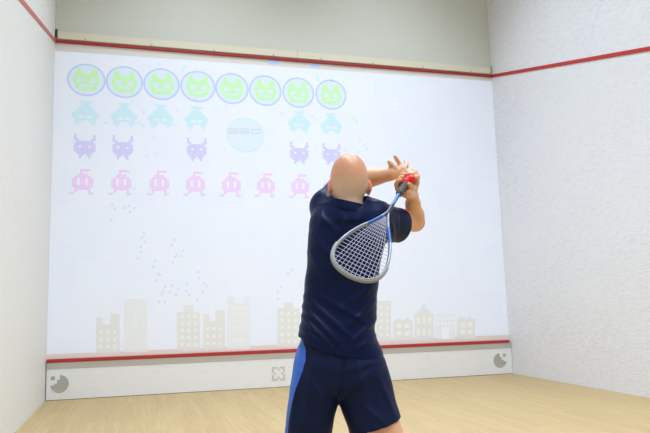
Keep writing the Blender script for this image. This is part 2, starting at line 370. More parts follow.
# ------------------------------------------------------------------ implicit-surface modeller
class Field:
    def __init__(s, lo, hi, h):
        s.lo = np.round(np.array(lo, float)/h)*h; s.h = h; s.n = (np.ceil((np.array(hi)-s.lo)/h)).astype(int)+1
        s.D = np.full(s.n, .2, np.float32)
        s.ax = [s.lo[i]+np.arange(s.n[i])*h for i in range(3)]
    def box(s, lo, hi):
        a = np.clip(np.floor((np.array(lo)-s.lo)/s.h).astype(int), 0, s.n); b = np.clip(np.ceil((np.array(hi)-s.lo)/s.h).astype(int)+1, 0, s.n)
        sl = tuple(slice(a[i], b[i]) for i in range(3))
        return sl, s.ax[0][sl[0]][:, None, None], s.ax[1][sl[1]][None, :, None], s.ax[2][sl[2]][None, None, :]
    def add(s, fn, lo, hi, k=.02, op='u'):
        m = .02+k
        sl, X, Y, Z = s.box(np.array(lo)-m, np.array(hi)+m)
        if s.D[sl].size == 0: return
        d = fn(X, Y, Z).astype(np.float32); a = s.D[sl]
        if op == 's':
            h = np.clip(.5-.5*(a+d)/k, 0, 1); s.D[sl] = a+(-d-a)*h+k*h*(1-h)
        else:
            h = np.clip(.5+.5*(a-d)/k, 0, 1); s.D[sl] = a+(d-a)*h-k*h*(1-h)
    def cap(s, a, b, r1, r2, k=.02, op='u', flat=None):
        a = np.array(a, float); b = np.array(b, float); ab = b-a; L = ab@ab+1e-12; R = max(r1, r2)
        def fn(X, Y, Z):
            t = np.clip(((X-a[0])*ab[0]+(Y-a[1])*ab[1]+(Z-a[2])*ab[2])/L, 0, 1)
            return np.sqrt((X-a[0]-t*ab[0])**2+(Y-a[1]-t*ab[1])**2+(Z-a[2]-t*ab[2])**2)-(r1+(r2-r1)*t)
        s.add(fn, np.minimum(a, b)-R, np.maximum(a, b)+R, k, op)
    def chain(s, pts, rs, k=.012):
        for i in range(len(pts)-1): s.cap(pts[i], pts[i+1], rs[i], rs[i+1], k)
    def ell(s, c, r, k=.02, rot=None, op='u'):
        c = np.array(c, float); r = np.array(r, float); Rm = np.eye(3) if rot is None else rot; R = r.max()
        def fn(X, Y, Z):
            x, y, z = X-c[0], Y-c[1], Z-c[2]
            q = [Rm[0, i]*x+Rm[1, i]*y+Rm[2, i]*z for i in range(3)]
            k0 = np.sqrt(sum((q[i]/r[i])**2 for i in range(3))); k1 = np.sqrt(sum((q[i]/r[i]**2)**2 for i in range(3)))+1e-9
            return k0*(k0-1)/k1
        s.add(fn, c-R, c+R, k, op)
    def loft(s, secs, k=.02, p=2.3, op='u', fold=None, infl=0.0):
        # secs: rows (z, cu, cw, a, b) sorted by z
        A = np.array(sorted(secs, key=lambda r: r[0]), float)
        zz = np.linspace(A[0, 0], A[-1, 0], 120)
        C = [np.interp(zz, A[:, 0], A[:, i]) for i in range(1, 5)]
        ker = np.ones(9)/9
        C = [np.convolve(np.pad(c, 4, mode='edge'), ker, 'valid') for c in C]
        def fn(X, Y, Z):
            cu, cw, a, b = [np.interp(Z[0, 0], zz, c)[None, None, :] for c in C]
            a = a+infl; b = b+infl
            q = (np.abs((X-cu)/a)**p+np.abs((Y-cw)/b)**p)**(1/p)
            d = (q-1)*np.minimum(a, b)
            return np.maximum(d, np.maximum(zz[0]-Z, Z-zz[-1]))
        lo = [(A[:, 1]-A[:, 3]).min()-infl, (A[:, 2]-A[:, 4]).min()-infl, zz[0]]; hi = [(A[:, 1]+A[:, 3]).max()+infl, (A[:, 2]+A[:, 4]).max()+infl, zz[-1]]
        s.add(fn, lo, hi, k, op)
    def fn(s, f):                       # f(D, X, Y, Z) -> new D on the whole grid
        X, Y, Z = s.ax[0][:, None, None], s.ax[1][None, :, None], s.ax[2][None, None, :]
        s.D = f(s.D, X, Y, Z).astype(np.float32)
    def mesh(s):                        # naive surface nets
        D = s.D; I = D < 0
        c = [I[i:I.shape[0]-1+i, j:I.shape[1]-1+j, k:I.shape[2]-1+k] for i in (0, 1) for j in (0, 1) for k in (0, 1)]
        al = c[0].copy(); an = c[0].copy()
        for q in c[1:]: al &= q; an |= q
        act = an & ~al
        idx = np.array(np.nonzero(act)).T
        vid = np.full(act.shape, -1, np.int64); vid[act] = np.arange(len(idx))
        offs = [(i, j, k) for i in (0, 1) for j in (0, 1) for k in (0, 1)]
        val = {o: D[idx[:, 0]+o[0], idx[:, 1]+o[1], idx[:, 2]+o[2]].astype(float) for o in offs}
        acc = np.zeros((len(idx), 3)); cnt = np.zeros(len(idx))
        for a in offs:
            for ax in range(3):
                if a[ax]: continue
                b = list(a); b[ax] = 1; b = tuple(b)
                va, vb = val[a], val[b]; mk = (va < 0) != (vb < 0)
                t = np.where(mk, va/np.where(mk, va-vb, 1), 0)
                p = np.tile(np.array(a, float), (len(idx), 1)); p[:, ax] = t
                acc[mk] += p[mk]; cnt[mk] += 1
        V = s.lo+(idx+acc/cnt[:, None])*s.h
        F = []
        for ax in range(3):
            a1, a2 = [(1, 2), (2, 0), (0, 1)][ax]
            sl0 = [slice(1, -1)]*3; sl0[ax] = slice(0, -1); sl1 = [slice(1, -1)]*3; sl1[ax] = slice(1, None)
            A, B = I[tuple(sl0)], I[tuple(sl1)]
            e = np.array(np.nonzero(A != B)).T
            if len(e) == 0: continue
            ins = A[tuple(e.T)]
            g = e.copy(); g[:, a1] += 1; g[:, a2] += 1
            def cell(d1, d2):
                q = g.copy(); q[:, a1] += d1; q[:, a2] += d2; return vid[q[:, 0], q[:, 1], q[:, 2]]
            quad = np.stack([cell(-1, -1), cell(0, -1), cell(0, 0), cell(-1, 0)], 1)
            quad[~ins] = quad[~ins][:, ::-1]
            F.append(quad)
        F = np.concatenate(F); F = F[(F >= 0).all(1)]
        return V, F
def field_obj(name, V, F, m, parent, origin, relax=0):
    if relax:
        for _ in range(relax):
            acc = np.zeros_like(V); cnt = np.zeros(len(V))
            for i in range(4):
                a, b_ = F[:, i], F[:, (i+1) % 4]
                np.add.at(acc, a, V[b_]); np.add.at(cnt, a, 1); np.add.at(acc, b_, V[a]); np.add.at(cnt, b_, 1)
            V = V*.5+.5*acc/np.maximum(cnt, 1)[:, None]
    me = bpy.data.meshes.new(name)
    me.vertices.add(len(V)); me.vertices.foreach_set('co', (V-origin).astype(np.float32).ravel())
    me.loops.add(len(F)*4); me.loops.foreach_set('vertex_index', F.astype(np.int32).ravel())
    me.polygons.add(len(F)); me.polygons.foreach_set('loop_start', np.arange(0, len(F)*4, 4, dtype=np.int32))
    me.update(calc_edges=True); me.validate()
    me.polygons.foreach_set('use_smooth', [True]*len(me.polygons))
    return link(name, me, m, parent)
def rot_to(fwd, up):                     # columns: right, fwd, up
    f = np.array(fwd, float); f /= np.linalg.norm(f); r = np.cross(f, np.array(up, float)); r /= np.linalg.norm(r); u = np.cross(r, f)
    return np.stack([r, f, u], 1)

# ------------------------------------------------------------------ the player
OU, OW = .22, 2.6
ORG = np.array([OU, OW, 0.0])
pl = link('person', None, loc=w2(OU, OW)); pl.rotation_euler = (0, 0, -YAW)
tag(pl, 'bald person in navy shirt and shorts seen from behind, both arms raised, holding a racket', 'person')

# anchor points (body frame, metres)
HC = np.array([.262, 2.58, 1.64])
shL = np.array([.150, 2.62, 1.475]); elL = body(344, 182, 2.87); wrL = body(390, 174, 2.80)
shR = np.array([.405, 2.62, 1.455]); elR = body(415, 222, 2.83); wrR = body(412, 195, 2.67)
butt = body(408.6, 178.3, 2.54); tip = body(348.5, 277.5, 2.10)
A = (tip-butt)/np.linalg.norm(tip-butt)
view = np.array([.19, 1.0, .05]); Xr = np.cross(A, view); Xr /= np.linalg.norm(Xr)
if Xr[0] < 0: Xr = -Xr
Nr = np.cross(Xr, A); Nr /= np.linalg.norm(Nr)
if Nr[1] > 0: Nr = -Nr           # towards the camera

B = Field((-.25, 2.3, -.01), (.82, 3.02, 1.78), .0042)
# torso, a little slimmer than the shirt
B.loft([(.84, .205, 2.61, .125, .09), (.95, .205, 2.61, .122, .09), (1.10, .213, 2.61, .125, .09), (1.25, .235, 2.60, .150, .10), (1.36, .25, 2.60, .155, .105), (1.42, .27, 2.605, .140, .085), (1.465, .262, 2.59, .09, .06)], k=.04)
B.cap(shL+[0, 0, -.015], shR+[0, 0, -.01], .048, .048, .04)
# pelvis and legs
hipL = np.array([.125, 2.62, .84]); hipR = np.array([.285, 2.60, .83])
knL = np.array([.055, 2.57, .49]); knR = np.array([.405, 2.53, .49])
anL = np.array([.03, 2.68, .09]); anR = np.array([.475, 2.60, .09])
B.cap(hipL, hipR, .10, .10, .04)
for hp, kn, an in ((hipL, knL, anL), (hipR, knR, anR)):
    B.cap(hp, kn, .088, .056, .04)
    cf = kn+(an-kn)*.35+np.array([0, -.012, 0])
    B.cap(kn, cf, .050, .054, .03); B.cap(cf, an, .052, .032, .03)
    B.ell(kn+np.array([0, .03, .0]), (.04, .035, .05), .03)
    B.cap(an, an+np.array([.0, .12, -.055]), .034, .026, .03); B.cap(an+np.array([0, .0, -.03]), an+np.array([0, -.035, -.055]), .03, .026, .03)
# neck and head
B.cap(HC+[-.010, -.03, -.19], HC+[-.005, .0, -.07], .064, .060, .05)
B.ell(HC+[0, -.008, -.002], (.0795, .096, .1005), .03)
B.ell(HC+[-.001, .012, -.030], (.062, .083, .080), .04)
B.ell(HC+[0, -.038, -.030], (.058, .050, .052), .04)
B.ell(HC+[0, .065, -.085], (.045, .038, .032), .04)                      # jaw and chin
B.ell(HC+[0, .088, -.105], (.022, .018, .018), .03)
for s_ in (-1, 1):
    B.ell(HC+[s_*.036, .070, -.035], (.022, .022, .026), .03)             # cheek
    B.ell(HC+[s_*.031, .099, -.006], (.016, .014, .012), .012, op='s')    # eye socket
    B.cap(HC+[s_*.014, .092, .012], HC+[s_*.045, .080, .010], .008, .006, .012)   # brow
    B.ell(HC+[s_*.011, .108, -.046], (.009, .011, .008), .008)            # nostril wing
    # ear: rim, lobe and hollow
    e0 = HC+[s_*.0825, -.008, -.050]
    B.ell(e0+[s_*.004, -.006, .004], (.0095, .019, .027), .006, rot_to((s_*.45, 1, 0), (0, .12, 1)))
    B.ell(e0+[s_*-.001, .006, -.024], (.008, .011, .012), .008)
    B.ell(e0+[s_*.014, .012, .006], (.005, .009, .013), .004, op='s')
B.cap(HC+[0, .095, .0], HC+[0, .118, -.040], .008, .011, .012)            # nose
B.cap(HC+[-.018, .096, -.070], HC+[.018, .096, -.070], .007, .007, .008)  # lips
B.cap(HC+[-.018, .094, -.080], HC+[.018, .094, -.080], .007, .007, .008)
B.cap(HC+[-.022, .106, -.0752], HC+[.022, .106, -.0752], .0035, .0035, .003, op='s')
# arms
def arm(sh, el, wr):
    mid = sh+(el-sh)*.45
    B.cap(sh, mid, .056, .050, .04); B.cap(mid, el, .050, .040, .03)
    bl = el+(wr-el)*.28; b2 = el+(wr-el)*.7
    B.cap(el, bl, .040, .0425, .03); B.cap(bl, b2, .0425, .031, .02); B.cap(b2, wr, .031, .0245, .02)
arm(shL, elL, wrL); arm(shR, elR, wrR)
B.cap(elL, elL+(wrL-elL)*.45, .049, .043, .03); B.cap(elL+(wrL-elL)*.45, wrL, .043, .026, .03)
# right hand closed on the handle
def on_handle(t, ang, r): return butt+A*t+r*(math.cos(ang)*E1+math.sin(ang)*E2)
hb = butt+A*.045
toW = wrR-hb; toW -= A*(toW@A); E1 = toW/np.linalg.norm(toW); E2 = np.cross(A, E1)
up = np.array([.3, 0, 1.0])
if E2[1] < 0: E2 = -E2           # fingers pass round the far side of the handle
rad = math.radians
palm = [on_handle(t, rad(15), .036) for t in (-.008, .014, .036, .058)]
B.cap(wrR, on_handle(.035, rad(0), .045), .025, .026, .02)
for p_ in palm: B.cap(wrR+(p_-wrR)*.35, p_, .016, .0145, .014)
B.cap(on_handle(.065, rad(-25), .034), wrR, .017, .018, .015)
for i, (t, r_) in enumerate(zip((-.012, .010, .033, .056), (.0085, .0094, .0098, .0096))):
    sp_ = (i-1.5)*.002
    P_ = [palm[i], on_handle(t, rad(48), .040), on_handle(t+sp_, rad(84), .035), on_handle(t+sp_, rad(118), .031), on_handle(t+sp_, rad(146), .0285)]
    B.chain(P_, [.0115, r_+.001, r_+.0004, r_, r_*.88], .006)
th = [on_handle(.062, rad(-14), .038), body(413.6, 188, 2.575), body(411.6, 187, 2.525), body(408.8, 184.3, 2.495)]
B.chain(th, [.015, .0125, .0108, .0095], .008)
k1 = [body(409.5, 172.8, 2.590), body(414.2, 172.6, 2.592), body(416.3, 177.2, 2.590), body(416.2, 182.5, 2.588), body(415, 188, 2.60)]
for a_, c_ in zip(k1, k1[1:]): B.cap(a_, c_, .0105, .0105, .006)
for (xa, ya), (xb, yb) in (((407.6, 171.8), (404.2, 175.6)), ((411.6, 170.9), (408.3, 173.9)), ((415.3, 172.8), (412.0, 174.2)), ((417.2, 176.4), (415.4, 177.6))):
    B.chain([body(xa, ya, 2.583), body((xa+xb)/2, (ya+yb)/2-.4, 2.556), body(xb, yb, 2.535)], [.0112, .0104, .0092], .0025)
for a_ in k1[1:4]: B.cap(a_, body(413, 188, 2.63), .013, .018, .012)
# left hand open behind it, back of the hand to the camera
pc = body(398, 172.5, 2.80)
B.cap(wrL, pc, .023, .022, .02)
mc = [body(x, y, w) for x, y, w in ((400.5, 168.2, 2.80), (404, 169.8, 2.805), (406.5, 173, 2.81), (407, 177, 2.80))]
for m_ in mc: B.cap(wrL+(m_-wrL)*.3, m_, .016, .0125, .014)
B.chain([mc[0], body(399.6, 164.2, 2.81), body(396.8, 159.5, 2.80), body(394.7, 156.3, 2.79)], [.0115, .0105, .0095, .0082], .006)
B.chain([mc[1], body(406.3, 166, 2.82), body(406.6, 163.2, 2.85), body(405.4, 161.2, 2.88)], [.0115, .0105, .0095, .0085], .006)
B.chain([mc[2], body(409.5, 171.5, 2.83), body(411.5, 171.5, 2.86), body(412, 172.5, 2.885)], [.0112, .0102, .0092, .0082], .006)
B.chain([mc[3], body(410, 177.2, 2.82), body(412, 177.6, 2.84), body(412.5, 178, 2.855)], [.0105, .0092, .0082, .0075], .006)
B.chain([wrL+(pc-wrL)*.35, body(394, 168, 2.785), body(391, 164.4, 2.775), body(388.8, 161.8, 2.77)], [.016, .0135, .0108, .0088], .008)

m_skin = mat('skin', S((214, 158, 126)), .36, spec=.4)
n, l, b = nodes(m_skin)
b.inputs['Subsurface Weight'].default_value = .12; b.inputs['Subsurface Radius'].default_value = (.02, .008, .004); b.inputs['Subsurface Scale'].default_value = .3
at = n.new('ShaderNodeAttribute'); at.attribute_name = 'tone'
sep = n.new('ShaderNodeSeparateColor'); l.new(at.outputs['Color'], sep.inputs[0])
sk = noise(n, l, 9, 4, mapping(n, l, (1, 1, 1)))
base = mix(n, l, ramp(n, l, sk.outputs['Fac'], .35, .7).outputs['Color'], S((218, 160, 124)), S((228, 174, 138)))
c1 = mix(n, l, sep.outputs[0], base, S((214, 190, 170)))          # clipped hair
c1 = mix(n, l, sep.outputs[2], c1, S((202, 140, 104)))            # tanned crown
c2 = mix(n, l, sep.outputs[1], c1, S((222, 122, 104)))            # redder ears and knuckles
l.new(c2, b.inputs['Base Color'])
bump(n, l, b, noise(n, l, 260, 3, mapping(n, l, (1, 1, 1))).outputs['Fac'], .12, .002)
m_eye = mat('eye_white', S((240, 238, 232)), .2); m_iris = mat('iris_brown', S((70, 50, 40)), .2)
for s_ in (-1, 1):
    bm = bmesh.new(); bmesh.ops.create_uvsphere(bm, u_segments=16, v_segments=12, radius=.0115)
    c = HC+[s_*.031, .0835, -.006]-ORG; bmesh.ops.translate(bm, verts=bm.verts, vec=c)
    e = bm_obj('eye', bm, m_eye, pl, True)
    bm = bmesh.new(); bmesh.ops.create_uvsphere(bm, u_segments=12, v_segments=8, radius=.0055); bmesh.ops.translate(bm, verts=bm.verts, vec=c+np.array([0, .0072, 0])); bm_obj('iris', bm, m_iris, e, True)

# ---- shirt
def fabric(name, c_lo, c_hi, rough=.55, sheen=.6):
    m = mat(name, S(c_lo), rough, spec=.45); n, l, b = nodes(m)
    b.inputs['Sheen Weight'].default_value = sheen; b.inputs['Sheen Roughness'].default_value = .3; b.inputs['Specular IOR Level'].default_value = .13; b.inputs['Sheen Tint'].default_value = S((90, 130, 235))
    v = noise(n, l, 6, 3, mapping(n, l, (1, 1, 1)))
    l.new(mix(n, l, v.outputs['Fac'], S(c_lo), S(c_hi)), b.inputs['Base Color'])
    w = noise(n, l, 420, 2, mapping(n, l, (1, 1, 1)))
    bump(n, l, b, w.outputs['Fac'], .15, .0015)
    return m
m_shirt = fabric('navy_shirt_fabric', (4, 15, 48), (8, 25, 68), .42, .04)
m_short = fabric('navy_shorts_fabric', (11, 20, 48), (17, 30, 66), .55, .05)
m_short_blue = fabric('blue_shorts_fabric', (58, 100, 190), (72, 116, 208), .5, .05)
def folds(F_, lst, w0=2.48, side=-1):
    S_ = []
    for (xa, ya, xb, yb, amp, wd) in lst:
        a, c = body(xa, ya, w0), body(xb, yb, w0); S_.append((a[0], a[2], c[0], c[2], amp*1.5, wd))
    def f(D, X, Y, Z):
        U, Zz = X[:, :, 0], Z[0, 0][None, :]
        disp = np.zeros((X.shape[0], Z.shape[2]))
        for (ua, za, ub, zb_, amp, wd) in S_:
            du, dz = ub-ua, zb_-za; L = du*du+dz*dz
            t = np.clip(((U-ua)*du+(Zz-za)*dz)/L, 0, 1)
            dist2 = (U-ua-t*du)**2+(Zz-za-t*dz)**2
            disp += amp*np.exp(-dist2/wd**2)*(1-.6*np.abs(2*t-1)**2)
        # softly moving cloth elsewhere
        disp += .0016*np.sin(38*U+9*Zz+2*np.sin(11*Zz))*np.sin(23*Zz-14*U)
        return D-disp[:, None, :]
    F_.fn(f)
T_ = Field((-.08, 2.36, .78), (.64, 2.92, 1.68), .0042)
def px_rows(rows, wc):
    out = []
    for y, xl, xr, b_, *dw in rows:
        a, c = body(xl, y, wc), body(xr, y, wc); out.append(((a[2]+c[2])/2, (a[0]+c[0])/2, wc+(dw[0] if dw else 0), (c[0]-a[0])/2, b_))
    return out
T_.loft(px_rows([(206, 326, 378, .062, -.005), (211, 316, 388, .088, 0), (218, 311, 390, .108, 0), (228, 309, 389, .120, 0), (240, 308, 386, .126, 0), (256, 307.5, 380.5, .128, .0), (270, 306.5, 379.3, .128, .0), (280, 305, 379, .122, .005), (300, 303.5, 377, .120, .01),
                 (312, 302.5, 376.8, .122, .01), (322, 300.5, 375.5, .128, .01), (331, 298.5, 374.5, .134, .01), (340, 297.3, 377, .137, .01), (352, 295.5, 383, .137, .01), (375, 294, 386, .138, .01)], 2.6), k=.02)
T_.cap(shL+[.03, 0, -.02], shL+(elL-shL)*.25+[-.008, -.01, .0], .070, .070, .05)
T_.cap(shL+(elL-shL)*.25+[-.012, -.01, .0], shL+(elL-shL)*.84+[-.01, -.01, -.01], .070, .062, .04)
hemR = body(400, 232, 2.735); dR = (elR-shR)/np.linalg.norm(elR-shR)
T_.cap(shR+[-.04, 0, -.01], hemR+dR*.05, .066, .058, .05)
T_.cap(shR+[-.03, -.01, .0], shR+(elR-shR)*.45+[0, 0, .0], .062, .058, .05)
T_.cap([.215, 2.60, 1.475], [.33, 2.60, 1.475], .068, .065, .06)
T_.loft([(1.44, .256, 2.572, .100, .094), (1.49, .256, 2.570, .086, .083), (1.545, .256, 2.573, .079, .078)], k=.03, p=2.05)
folds(T_, [(303, 306, 340, 344, .007, .010), (302, 316, 332, 348, .007, .009), (305, 296, 352, 338, .006, .011), (300, 327, 322, 346, .005, .008), (310, 290, 366, 322, .0045, .012),
           (378, 300, 350, 326, .005, .011), (381, 318, 352, 342, .005, .011), (380, 336, 356, 350, .004, .010), (376, 285, 340, 310, .004, .013),
           (312, 232, 334, 262, .004, .012), (310, 250, 328, 284, .004, .012), (384, 226, 366, 262, .0055, .013), (388, 240, 372, 284, .005, .012), (318, 212, 338, 232, .004, .012),
           (396, 222, 402, 240, .004, .008), (388, 218, 394, 244, .005, .009), (340, 212, 352, 236, .003, .015), (362, 212, 352, 240, .003, .014), (322, 206, 322, 224, .004, .009)])
T_outer = T_.D.copy(); T_.D = np.maximum(T_.D, -(T_.D+.0085)).astype(np.float32)      # a cloth shell
hem_u = np.array([-.1, .021, .13, .275, .382, .5]); hem_z = np.array([.965, .960, .893, .862, .856, .86])
neck = HC+[-.004, -.02, -.115]
def cuts(D, X, Y, Z):
    hz = np.interp(X[:, 0, 0], hem_u, hem_z)[:, None, None]
    D = np.maximum(D, hz-Z)
    dl = (elL-shL)/np.linalg.norm(elL-shL); hl = shL+(elL-shL)*.80
    D = np.maximum(D, np.minimum((X-hl[0])*dl[0]+(Y-hl[1])*dl[1]+(Z-hl[2])*dl[2], .1))
    nR = dR*.95+np.array([0.05, 0, -.12]); nR /= np.linalg.norm(nR)
    D = np.maximum(D, (X-hemR[0])*nR[0]+(Y-hemR[1])*nR[1]+(Z-hemR[2])*nR[2])
    # neckline opening
    rn = np.sqrt((X-neck[0])**2+(Y-neck[1])**2)-.068
    D = np.maximum(D, np.where((Z > 1.47) & (rn < .008), Z-(1.512-.25*(X-.256)+.16*(Y-2.572)), -1))
    return np.maximum(D, np.where(Z > 1.480, -rn, -1))
T_.fn(cuts)
T_keep = (cuts(np.full(T_.n, -1, np.float32), T_.ax[0][:, None, None], T_.ax[1][None, :, None], T_.ax[2][None, None, :]) < 0) & ((T_.ax[2][None, None, :] < 1.485) | (T_.ax[0][:, None, None] < .165))
# collar band standing round the neck
K_ = Field((.12, 2.42, 1.42), (.40, 2.74, 1.60), .0036)
K_.loft([(1.44, .256, 2.572, .112, .104), (1.475, .253, 2.571, .096, .092), (1.50, .252, 2.570, .085, .0865), (1.57, .252, 2.573, .077, .0795)], k=.005, p=2.05)
K_.D = np.maximum(K_.D, -(K_.D+.008)).astype(np.float32)
K_.fn(lambda D, X, Y, Z: np.maximum(np.maximum(D, Z-(1.530-.25*(X-.256)+.16*(Y-2.572))), 1.484-.25*(X-.256)+.10*(Y-2.572)-Z))
V, F = T_.mesh(); sh = field_obj('shirt', V, F, m_shirt, pl, ORG, 1); print('shirt', len(V))
V, F = K_.mesh(); ko = field_obj('collar', V, F, m_shirt, sh, ORG, 1)

# ---- shorts
Q = Field((-.16, 2.36, .42), (.60, 2.86, 1.0), .0042)
Q.loft(px_rows([(333, 303, 370, .110, .01), (345, 299.5, 374.5, .120, .01), (354, 296.5, 381.5, .130, .01), (360, 294.5, 385.5, .138, .01), (372, 292.5, 389, .142, .01), (385, 290.5, 391.5, .135, .01), (394, 291, 392, .10, .01), (400, 296, 390, .06, .01)], 2.6), k=.02)
def leg_rows(rows, wc, k=.04): Q.loft(px_rows(rows, wc), k=k, p=2.15)
leg_rows([(345, 308, 340, .06, .0), (365, 297, 343, .09, .0), (385, 290.5, 344, .115, 0), (402, 288, 338.6, .112, 0), (415, 286.3, 335, .108, 0), (433, 284.3, 331.5, .105, 0), (455, 281, 330, .105, 0)], 2.59, .012)
leg_rows([(345, 342, 366, .06, .02), (365, 338, 385, .09, .02), (385, 334, 391.5, .115, .02), (402, 338.8, 396, .112, .01), (415, 343, 400.5, .110, 0), (428, 348, 404, .108, -.01), (446, 352, 410, .106, -.01)], 2.58, .012)
folds(Q, [(300, 350, 290, 430, .006, .012), (314, 352, 304, 430, .006, .013), (332, 352, 324, 400, .005, .011), (326, 385, 318, 432, .004, .012), (345, 352, 339, 398, -.006, .009), (356, 356, 372, 424, .004, .014),
          (340, 372, 378, 362, .003, .012), (345, 392, 380, 372, .004, .012), (384, 364, 352, 384, .003, .010), (380, 378, 396, 416, .005, .012), (356, 400, 386, 424, .004, .012), (300, 372, 326, 400, .003, .012)])
Q_outer = Q.D.copy(); Q.D = np.maximum(Q.D, -(Q.D+.0085)).astype(np.float32)
def cutq(D, X, Y, Z):
    D = np.maximum(D, .566-.12*(X+.04)-Z*1.0)
    a, c = body(402.5, 420, 2.5), body(352, 437, 2.5); s_ = (a[2]-c[2])/(a[0]-c[0])
    hz = c[2]+s_*(X-c[0])
    return np.maximum(D, np.where(X > .195, hz-Z, -1))
Q.fn(cutq)
Q_keep = (cutq(np.full(Q.n, -1, np.float32), Q.ax[0][:, None, None], Q.ax[1][None, :, None], Q.ax[2][None, None, :]) < 0) & (Q.ax[2][None, None, :] < .93)
V, F = Q.mesh(); so = field_obj('shorts', V, F, m_short, pl, ORG, 1); print('shorts', len(V))
# brighter blue on the faces along the outer left edge
so.data.materials.append(m_short_blue)
fc = V[F].mean(1)
pp = [body(x, y, 2.52) for x, y in ((287.3, 440), (287.8, 433), (288.8, 421), (291.7, 403.5), (295.4, 389), (302, 372), (305.7, 360), (305.8, 350), (303, 342), (299, 334))]
edge = np.interp(fc[:, 2], [p[2] for p in pp], [p[0] for p in pp]); 
left_blue = (fc[:, 0] < edge)
if len(so.data.polygons) == len(F): so.data.polygons.foreach_set('material_index', left_blue.astype(np.int32))

# the body keeps inside its clothes
def tuck(out, keep, lo, off):
    i0 = np.round((out[1]-B.lo)/B.h).astype(int); n0 = np.array(out[0].shape)
    a = np.maximum(i0, 0); b_ = np.minimum(i0+n0, B.n)
    sb = tuple(slice(a[i], b_[i]) for i in range(3)); so2 = tuple(slice(a[i]-i0[i], b_[i]-i0[i]) for i in range(3))
    O = out[0][so2]; Kp = keep[so2]
    B.D[sb] = np.where(Kp & (O < .05), np.maximum(B.D[sb], O+off), B.D[sb])
tuck((T_outer, T_.lo), T_keep, None, .0125)
tuck((Q_outer, Q.lo), Q_keep, None, .0125)
V, F = B.mesh()
bo = field_obj('body', V, F, m_skin, pl, ORG, 1)
# hair shadow and redness are colours of the skin itself
d = V-HC
r1 = np.clip((.015-d[:, 2]-.2*np.clip(d[:, 1], 0, 1))/.07, 0, 1)*np.clip((d[:, 2]+.145)/.03, 0, 1)*np.clip((.055-d[:, 1])/.03, 0, 1)*(np.abs(d[:, 0]) < .0795)*(np.abs(d[:, 1]) < .14)
ear = np.clip((np.abs(d[:, 0])-.076)/.005, 0, 1)*(np.abs(d[:, 2]+.050) < .042)*(np.abs(d[:, 1]) < .04)*(np.abs(d[:, 0]) < .115)
kn_ = sum(np.exp(-((V-q)**2).sum(1)/.018**2) for q in (elL, elR))*.3
r1 = r1*(1-ear)
colr = np.zeros((len(V), 4), np.float32); colr[:, 0] = r1*.75; colr[:, 1] = np.clip(ear*.75+kn_, 0, 1); colr[:, 3] = 1
colr[:, 2] = .85*np.clip((d[:, 2]+.05)/.08, 0, 1)*(np.abs(d[:, 1]) < .14)*(np.abs(d[:, 0]) < .12)*(1-ear)
ca = bo.data.color_attributes.new('tone', 'FLOAT_COLOR', 'POINT')
if len(bo.data.vertices) == len(V): ca.data.foreach_set('color', colr.ravel())
print('body verts', len(V))
# ---- shoes and socks
m_sock = mat('white_sock', S((228, 228, 226)), .8); m_shoe = mat('shoe_white', S((222, 224, 228)), .5); m_sole = mat('shoe_gum_sole', S((176, 130, 84)), .6); m_lace = mat('shoe_lace', S((60, 80, 150)), .6)
for an in (anL, anR):
    f = Field(an-[.08, .12, .1], an+[.08, .26, .14], .004)
    f.cap(an+[0, -.005, -.02], an+[0, 0, .09], .044, .047, .02)
    f.D = np.maximum(f.D, -(f.D+.008)); f.fn(lambda D, X, Y, Z: np.maximum(D, Z-an[2]-.09))
    V, F = f.mesh(); field_obj('sock', V, F, m_sock, pl, ORG, 1)
    f = Field(an-[.09, .14, .12], an+[.09, .28, .1], .004)
    f.ell(an+[0, -.02, -.04], (.046, .07, .055), .02); f.ell(an+[0, .12, -.06], (.052, .10, .042), .05); f.cap(an+[0, 0, -.02], an+[0, .1, -.045], .045, .036, .03)
    f.fn(lambda D, X, Y, Z: np.maximum(np.maximum(D, Z-an[2]-.012), .018-Z))
    V, F = f.mesh(); s1 = field_obj('shoe', V, F, m_shoe, pl, ORG, 1)
    f = Field(an-[.09, .14, .12], an+[.09, .28, 0], .004)
    f.ell(an+[0, -.02, -.07], (.049, .074, .08), .01); f.ell(an+[0, .12, -.07], (.056, .104, .08), .03); f.cap(an+[0, 0, -.07], an+[0, .12, -.07], .046, .05, .03)
    f.fn(lambda D, X, Y, Z: np.maximum(np.maximum(D, Z-.024), .0005-Z))
    V, F = f.mesh(); field_obj('sole', V, F, m_sole, s1, ORG, 1)
    for q in range(4):
        c = an+[0, .04+.022*q, -.001-.009*q]-ORG
        box('lace', c[0]-.024, c[0]+.024, c[1]-.003, c[1]+.003, c[2]-.004, c[2]+.004, m_lace, s1, .002)

